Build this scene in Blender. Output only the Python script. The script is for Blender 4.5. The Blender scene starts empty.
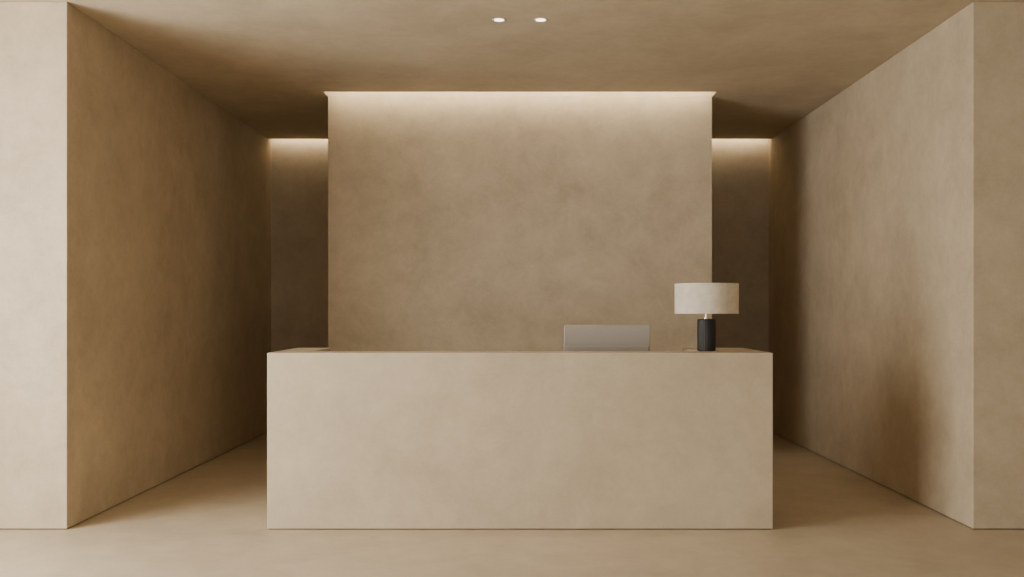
import bpy, bmesh, math
from mathutils import Vector, Matrix

S = 168.6; D = 5.76; CAMZ = 1.298; H = 3.133
XW = 2.687          # half width of the niche
YC0, YC1 = 2.37, 2.56   # light slot in front of centre wall, wall face
XC = 1.645
YB0, YB1 = 4.60, 4.73   # back light slot, back wall face
XL = 3.8; XR = 4.7; YREAR = -8.2; ZT = H + 0.40

# ------------------------------------------------------------ materials
def nt(name):
    m = bpy.data.materials.new(name); m.use_nodes = True
    t = m.node_tree; b = t.nodes['Principled BSDF']
    return m, t, b

def plaster(name, dark, light, rough=0.75, bump=0.04, spec=0.3, sc=1.0):
    """trowelled micro-cement: large clouds, medium trowel mottling, fine grain"""
    m, t, b = nt(name); N = t.nodes; L = t.links
    tc = N.new('ShaderNodeTexCoord')
    mp = N.new('ShaderNodeMapping'); mp.inputs['Scale'].default_value = (sc, sc, sc)
    L.new(tc.outputs['Object'], mp.inputs['Vector'])
    def noise(s, d, r, dist):
        n = N.new('ShaderNodeTexNoise'); n.inputs['Scale'].default_value = s
        n.inputs['Detail'].default_value = d; n.inputs['Roughness'].default_value = r
        n.inputs['Distortion'].default_value = dist
        L.new(mp.outputs['Vector'], n.inputs['Vector']); return n
    n1 = noise(1.5, 10, 0.7, 0.25); n2 = noise(5.0, 12, 0.78, 0.3); n3 = noise(60, 6, 0.7, 0)
    a = N.new('ShaderNodeMix'); a.data_type = 'FLOAT'; a.inputs[0].default_value = 0.5
    L.new(n1.outputs['Fac'], a.inputs[2]); L.new(n2.outputs['Fac'], a.inputs[3])
    a2 = N.new('ShaderNodeMix'); a2.data_type = 'FLOAT'; a2.inputs[0].default_value = 0.12
    L.new(a.outputs[0], a2.inputs[2]); L.new(n3.outputs['Fac'], a2.inputs[3])
    r = N.new('ShaderNodeValToRGB')
    r.color_ramp.elements[0].position = 0.40; r.color_ramp.elements[0].color = (*dark, 1)
    r.color_ramp.elements[1].position = 0.60; r.color_ramp.elements[1].color = (*light, 1)
    L.new(a2.outputs[0], r.inputs['Fac']); L.new(r.outputs['Color'], b.inputs['Base Color'])
    mr = N.new('ShaderNodeMapRange'); mr.inputs['To Min'].default_value = rough - 0.1
    mr.inputs['To Max'].default_value = rough + 0.1
    L.new(n2.outputs['Fac'], mr.inputs['Value']); L.new(mr.outputs['Result'], b.inputs['Roughness'])
    c = N.new('ShaderNodeMix'); c.data_type = 'FLOAT'; c.inputs[0].default_value = 0.25
    L.new(n2.outputs['Fac'], c.inputs[2]); L.new(n3.outputs['Fac'], c.inputs[3])
    bp = N.new('ShaderNodeBump'); bp.inputs['Strength'].default_value = bump * 4
    bp.inputs['Distance'].default_value = 0.01
    L.new(c.outputs[0], bp.inputs['Height']); L.new(bp.outputs['Normal'], b.inputs['Normal'])
    b.inputs['Specular IOR Level'].default_value = spec
    return m

def simple(name, col, rough=0.5, metal=0.0, noise=0.04, scale=80):
    m, t, b = nt(name); N = t.nodes; L = t.links
    tc = N.new('ShaderNodeTexCoord'); n = N.new('ShaderNodeTexNoise')
    n.inputs['Scale'].default_value = scale; n.inputs['Detail'].default_value = 4
    L.new(tc.outputs['Object'], n.inputs['Vector'])
    r = N.new('ShaderNodeValToRGB')
    r.color_ramp.elements[0].color = (*[max(0, c * (1 - noise * 3)) for c in col], 1)
    r.color_ramp.elements[1].color = (*[min(1, c * (1 + noise * 3)) for c in col], 1)
    L.new(n.outputs['Fac'], r.inputs['Fac']); L.new(r.outputs['Color'], b.inputs['Base Color'])
    b.inputs['Roughness'].default_value = rough; b.inputs['Metallic'].default_value = metal
    return m

def emit(name, col, st):
    m, t, b = nt(name)
    b.inputs['Emission Color'].default_value = (*col, 1)
    b.inputs['Emission Strength'].default_value = st
    b.inputs['Base Color'].default_value = (0.8, 0.8, 0.8, 1)
    return m

M_WALL = plaster('beige_microcement', (0.425, 0.348, 0.240), (0.575, 0.480, 0.342))
M_CEIL = plaster('ceiling_plaster', (0.45, 0.37, 0.258), (0.585, 0.49, 0.353), sc=0.8)
M_DESK = plaster('desk_microcement', (0.445, 0.368, 0.254), (0.57, 0.478, 0.34), rough=0.65, sc=0.9)
M_FLOOR = plaster('floor_microcement', (0.455, 0.375, 0.263), (0.575, 0.482, 0.348), rough=0.5, bump=0.02, spec=0.4)
M_GAP = simple('shadow_gap_bronze', (0.12, 0.085, 0.058), 0.7)
M_BLACK = simple('lamp_black_ceramic', (0.008, 0.007, 0.006), 0.55)
M_BRASS = simple('lamp_brass', (0.75, 0.62, 0.42), 0.3, 1.0, 0.02)
M_ALU = simple('brushed_aluminium', (0.48, 0.445, 0.395), 0.42, 0.6, 0.02)
M_DARK = simple('black_glass', (0.01, 0.01, 0.012), 0.15)
M_WHITE = simple('white_enamel', (0.75, 0.72, 0.66), 0.5)
M_LED = emit('led_glow', (1.0, 0.84, 0.62), 5)

# linen shade
M_SHADE, t, b = nt('linen_shade'); N = t.nodes; L = t.links
tc = N.new('ShaderNodeTexCoord')
w1 = N.new('ShaderNodeTexWave'); w1.bands_direction = 'Z'; w1.inputs['Scale'].default_value = 40
w1.inputs['Distortion'].default_value = 4; w1.inputs['Detail'].default_value = 3
no = N.new('ShaderNodeTexNoise'); no.inputs['Scale'].default_value = 25; no.inputs['Detail'].default_value = 7
L.new(tc.outputs['Object'], w1.inputs['Vector']); L.new(tc.outputs['Object'], no.inputs['Vector'])
mx = N.new('ShaderNodeMix'); mx.data_type = 'FLOAT'; mx.inputs[0].default_value = 0.8
L.new(w1.outputs['Fac'], mx.inputs[2]); L.new(no.outputs['Fac'], mx.inputs[3])
rr = N.new('ShaderNodeValToRGB')
rr.color_ramp.elements[0].position = .2; rr.color_ramp.elements[1].position = .8
rr.color_ramp.elements[0].color = (0.68, 0.61, 0.49, 1); rr.color_ramp.elements[1].color = (0.90, 0.84, 0.72, 1)
L.new(mx.outputs[0], rr.inputs['Fac']); L.new(rr.outputs['Color'], b.inputs['Base Color'])
b.inputs['Roughness'].default_value = 0.9; b.inputs['Specular IOR Level'].default_value = 0.1
tl = N.new('ShaderNodeBsdfTranslucent'); L.new(rr.outputs['Color'], tl.inputs['Color'])
ms = N.new('ShaderNodeMixShader'); ms.inputs[0].default_value = 0.25
L.new(b.outputs[0], ms.inputs[1]); L.new(tl.outputs[0], ms.inputs[2])
L.new(ms.outputs[0], N['Material Output'].inputs['Surface'])

# ------------------------------------------------------------ mesh helpers
def obj(name, bm, mat, parent=None, smooth=False, bevel=0, segs=2):
    me = bpy.data.meshes.new(name); bmesh.ops.recalc_face_normals(bm, faces=bm.faces)
    bm.to_mesh(me); bm.free(); me.materials.append(mat)
    o = bpy.data.objects.new(name, me); bpy.context.collection.objects.link(o)
    if parent: o.parent = parent
    if smooth:
        for p in me.polygons: p.use_smooth = True
    if bevel:
        md = o.modifiers.new('bevel', 'BEVEL'); md.width = bevel; md.segments = segs
        md.limit_method = 'ANGLE'; md.angle_limit = math.radians(40)
    return o

def add_box(bm, x0, x1, y0, y1, z0, z1):
    r = bmesh.ops.create_cube(bm, size=1)
    for v in r['verts']:
        v.co = Vector(((x0 + x1) / 2 + v.co.x * (x1 - x0), (y0 + y1) / 2 + v.co.y * (y1 - y0),
                       (z0 + z1) / 2 + v.co.z * (z1 - z0)))
    return r['verts']

def boxes(name, lst, mat, parent=None, bevel=0):
    bm = bmesh.new()
    for a in lst: add_box(bm, *a)
    return obj(name, bm, mat, parent, bevel=bevel)

def prism(bm, pts, z0, z1):
    lo = [bm.verts.new((x, y, z0)) for x, y in pts]; hi = [bm.verts.new((x, y, z1)) for x, y in pts]
    bm.faces.new(lo[::-1]); bm.faces.new(hi); n = len(pts)
    for i in range(n): bm.faces.new((lo[i], lo[(i + 1) % n], hi[(i + 1) % n], hi[i]))

def lathe(name, prof, mat, parent=None, seg=96, closed=False, rfun=None, sharp=35):
    bm = bmesh.new(); rings = []
    for r, z in prof:
        ring = []
        for i in range(seg):
            a = 2 * math.pi * i / seg
            rad = r if rfun is None else rfun(r, z, a)
            ring.append(bm.verts.new((rad * math.cos(a), rad * math.sin(a), z)))
        rings.append(ring)
    rng = range(len(rings)) if closed else range(len(rings) - 1)
    for k in rng:
        A, B = rings[k], rings[(k + 1) % len(rings)]
        for i in range(seg):
            j = (i + 1) % seg; bm.faces.new((A[i], A[j], B[j], B[i]))
    if not closed:
        bm.faces.new(rings[0]); bm.faces.new(rings[-1])
    o = obj(name, bm, mat, parent, smooth=True)
    o.data.set_sharp_from_angle(angle=math.radians(sharp))
    return o

def empty(name, loc=(0, 0, 0)):
    e = bpy.data.objects.new(name, None); e.location = loc; e.empty_display_size = 0.1
    bpy.context.collection.objects.link(e); return e

def area(name, loc, direction, sx, sy, power, col, parent=None, spread=180):
    l = bpy.data.lights.new(name, 'AREA'); l.shape = 'RECTANGLE'; l.size = sx; l.size_y = sy
    l.energy = power; l.color = col; l.spread = math.radians(spread)
    o = bpy.data.objects.new(name, l); bpy.context.collection.objects.link(o)
    o.location = loc
    o.rotation_euler = Vector(direction).to_track_quat('-Z', 'Z' if abs(direction[2]) < .9 else 'Y').to_euler()
    if parent: o.parent = parent
    return o

# ------------------------------------------------------------ shell
G = 0.006
boxes('floor', [(-XL - .3, XR + .3, YREAR - .3, YB1 + .3, -0.15, 0)], M_FLOOR)

c = []
X0, X1 = -XL - .3, XR + .3
c.append((X0, X1, YREAR - .3, YC0, H, ZT))
c.append((X0, -XC, YC0, YC1, H, ZT)); c.append((XC, X1, YC0, YC1, H, ZT))
c.append((X0, X1, YC1, YB0, H, ZT))
c.append((X0, -XW, YB0, YB1 + .3, H, ZT)); c.append((XW, X1, YB0, YB1 + .3, H, ZT))
c.append((-XC - .1, XC + .1, YC0 - .1, YC1 + .1, H + .24, ZT + .05))
c.append((-XW - .1, XW + .1, YB0 - .1, YB1 + .3, H + .24, ZT + .05))
boxes('ceiling', c, M_CEIL)

boxes('wall_left', [(-XL - .3, -XW, 0, YB1 + .3, G, H)], M_WALL, bevel=0.004)
boxes('wall_right', [(XW, XR + .3, 0, YB1 + .3, G, H)], M_WALL, bevel=0.004)
boxes('wall_back', [(-XW, XW, YB1, YB1 + .3, G, H + .24)], M_WALL)
boxes('wall_center', [(-XC, XC, YC1, YC1 + .45, G, H)], M_WALL, bevel=0.003)
boxes('trim_cove_upstand', [(-XC, XC, YC1 - 0.001, YC1 + .004, H, H + .24)], M_WALL)
boxes('wall_foyer_right', [(XR, XR + .3, YREAR, 0, 0, H)], M_WALL)

def window_wall(axis, wname, winname, a0, a1, z0, z1, mull):
    if axis == 'x':
        lo, hi = YREAR, 0
        W = lambda p, q, r, s: (-XL - .3, -XL, p, q, r, s)
        F = lambda p, q, r, s: (-XL - .2, -XL - .12, p, q, r, s)
    else:
        lo, hi = -XL - .3, XR + .3
        W = lambda p, q, r, s: (p, q, YREAR - .3, YREAR, r, s)
        F = lambda p, q, r, s: (p, q, YREAR - .2, YREAR - .12, r, s)
    boxes(wname, [W(lo, a0, 0, H), W(a1, hi, 0, H), W(a0, a1, 0, z0), W(a0, a1, z1, H)], M_WALL)
    f = .05
    L_ = [F(a0, a1, z0, z0 + f), F(a0, a1, z1 - f, z1), F(a0, a0 + f, z0, z1), F(a1 - f, a1, z0, z1)]
    for k in range(1, mull):
        m_ = a0 + (a1 - a0) * k / mull; L_.append(F(m_ - .02, m_ + .02, z0, z1))
    boxes(winname, L_, M_GAP)
WY0, WY1, WZ0, WZ1 = -4.7, -0.15, 0.10, 3.0
window_wall('x', 'wall_foyer_left', 'window_1', WY0, WY1, WZ0, WZ1, 2)
RX0, RX1 = -2.5, 4.2
window_wall('y', 'wall_rear', 'added_fill_window', RX0, RX1, WZ0, WZ1, 3)  # unseen opening behind the camera, added for frontal fill

i = 0.012
boxes('baseboard_left', [(-XL - .2, -XW - i, i, YB1 + .2, 0, G)], M_GAP)
boxes('baseboard_right', [(XW + i, XR + .2, i, YB1 + .2, 0, G)], M_GAP)
boxes('baseboard_back', [(-XW, XW, YB1 + i, YB1 + .2, 0, G)], M_GAP)
boxes('baseboard_center', [(-XC + i, XC - i, YC1 + i, YC1 + .44, 0, G)], M_GAP)

# ------------------------------------------------------------ cove LEDs
WARM = (1.0, 0.84, 0.60)
def cove(name, half, y, power):
    e = empty(name, (0, y, H))
    boxes('channel', [(-half, half, 0.002, 0.012, 0.055, 0.115)], M_ALU, e)
    area('led_strip', (0, 0.02, 0.085), (0, 1, -0.1), half * 2 - .02, 0.03, power, WARM, e)
cove('cove_light', XC - .01, YC0, 15)
cove('cove_light', XW - .01, YB0, 22)

# ------------------------------------------------------------ downlights
def downlight(x, y):
    e = empty('recessed_downlight', (x, y, H))
    lathe('trim_ring', [(0.030, -0.001), (0.040, -0.003), (0.043, 0.0), (0.036, 0.002), (0.030, 0.002)], M_WHITE, e, 48, closed=True)
    lathe('lens', [(0.031, -0.0015), (0.031, 0.001)], M_LED, e, 48)
    l = bpy.data.lights.new('spot', 'SPOT'); l.energy = 20; l.color = (1, .86, .68)
    l.spot_size = math.radians(75); l.spot_blend = 0.9; l.shadow_soft_size = 0.03
    o = bpy.data.objects.new('spot', l); bpy.context.collection.objects.link(o); o.parent = e
    o.location = (0, 0, -0.01)
yd = 0.36
downlight(-0.132, yd); downlight(0.13, yd)

# ------------------------------------------------------------ reception desk
desk = empty('reception_desk')
bm = bmesh.new()
prism(bm, [(-1.5, 0), (1.5, 0), (1.5, .8), (1.10, .8), (1.10, .22), (-1.28, .22), (-1.28, .8), (-1.5, .8)], G, 1.05)
obj('body', bm, M_DESK, desk, bevel=0.003)
boxes('worktop', [(-1.279, 1.099, .221, .82, .70, .74)], M_DESK, desk, bevel=0.003)
boxes('plinth', [(-1.49, 1.49, .01, .21, 0, G), (-1.49, -1.29, .21, .79, 0, G), (1.11, 1.49, .21, .79, 0, G)], M_GAP, desk)

# ------------------------------------------------------------ table lamp
lx, ly, lz = 1.158, 0.27, 1.05
lamp = empty('table_lamp', (lx, ly, lz))
fl = lambda r, z, a: r * (1 + (0.012 * math.cos(36 * a) if 0.012 < z < 0.186 and r > .05 else 0))
lathe('base', [(0.050, 0), (0.056, 0.004), (0.056, 0.013), (0.056, 0.06), (0.056, 0.12), (0.056, 0.185), (0.056, 0.192), (0.053, 0.198), (0.02, 0.200)],
      M_BLACK, lamp, 288, rfun=fl)
lathe('neck', [(0.020, 0.200), (0.020, 0.206), (0.011, 0.209), (0.011, 0.25), (0.016, 0.252), (0.016, 0.30)], M_BRASS, lamp, 40)
lathe('bulb', [(0.012, 0.30), (0.024, 0.325), (0.030, 0.345), (0.026, 0.368), (0.012, 0.38)], M_WHITE, lamp, 32)
zs0, zs1, rs = 0.232, 0.417, 0.196
lathe('shade', [(rs, zs0), (rs, zs0 + .004), (rs - .0005, zs0 + .01), (rs - .0005, zs1 - .01), (rs, zs1 - .004), (rs, zs1),
                (rs - .003, zs1), (rs - .003, zs0)], M_SHADE, lamp, 96, closed=True)
bm = bmesh.new()
for k in range(3):
    a = k * 2 * math.pi / 3 + .4
    vs = add_box(bm, 0.014, rs - .002, -.002, .002, 0.285, 0.289)
    bmesh.ops.rotate(bm, verts=vs, cent=(0, 0, 0), matrix=Matrix.Rotation(a, 3, 'Z'))
obj('spider', bm, M_BRASS, lamp)

# ------------------------------------------------------------ computer monitor (seen from behind)
mon = empty('computer_monitor', (0.560, 0.52, 0.74)); mon.rotation_euler = (0, 0, math.radians(5))
def rrect(w, h, r, n=8):
    P = []
    for cx, cy, a0 in ((w/2-r, h/2-r, 0), (-w/2+r, h/2-r, 90), (-w/2+r, -h/2+r, 180), (w/2-r, -h/2+r, 270)):
        for k in range(n + 1):
            a = math.radians(a0 + 90 * k / n); P.append((cx + r * math.cos(a), cy + r * math.sin(a)))
    return P
TILT = math.radians(5)
def panel(name, w, h, r, y0, y1, mat, bev):
    bm = bmesh.new(); prism(bm, rrect(w, h, r), y0, y1)
    bmesh.ops.rotate(bm, verts=bm.verts, cent=(0, 0, 0), matrix=Matrix.Rotation(math.radians(90), 3, 'X'))
    o = obj(name, bm, mat, mon, bevel=bev, segs=3)
    o.location = (0, 0, .297); o.rotation_euler = (TILT, 0, 0); return o
panel('housing', .56, .345, .010, 0, .018, M_ALU, .004)
panel('screen', .545, .33, .008, -.0015, .001, M_DARK, 0)
s = boxes('rear_chin', [(-.268, .268, -.026, -.017, -.160, .038)], M_ALU, mon, bevel=.003)
s.location = (0, 0, .297); s.rotation_euler = (TILT, 0, 0)
boxes('stand', [(-.06, .06, -.05, -.018, 0.006, .26)], M_ALU, mon, bevel=.003)
boxes('foot', [(-.11, .11, -.10, .09, 0, .007)], M_ALU, mon, bevel=.002)

# ------------------------------------------------------------ left window daylight, added rear fill
area('window_daylight', (-XL - .35, (WY0 + WY1) / 2, (WZ0 + WZ1) / 2), (1, 0, 0), WY1 - WY0, WZ1 - WZ0, 590, (1.0, 0.965, 0.90))
area('rear_fill_light', ((RX0 + RX1) / 2, YREAR - .35, (WZ0 + WZ1) / 2), (0, 1, 0), RX1 - RX0, WZ1 - WZ0, 75, (1.0, 0.96, 0.90))  # added soft fill lamp outside the rear opening
w = bpy.data.worlds.new('world'); bpy.context.scene.world = w; w.use_nodes = True
w.node_tree.nodes['Background'].inputs[0].default_value = (0.95, 0.95, 0.95, 1)
w.node_tree.nodes['Background'].inputs[1].default_value = 0.4

# ------------------------------------------------------------ camera
cd = bpy.data.cameras.new('camera'); cam = bpy.data.objects.new('camera', cd)
bpy.context.collection.objects.link(cam); bpy.context.scene.camera = cam
cam.location = (0, -D, CAMZ); cam.rotation_euler = (math.radians(90), 0, 0)
cd.sensor_width = 36; cd.lens = 36 * S * D / 1024
cd.shift_x = -8 / 1024; cd.shift_y = 22.5 / 1024
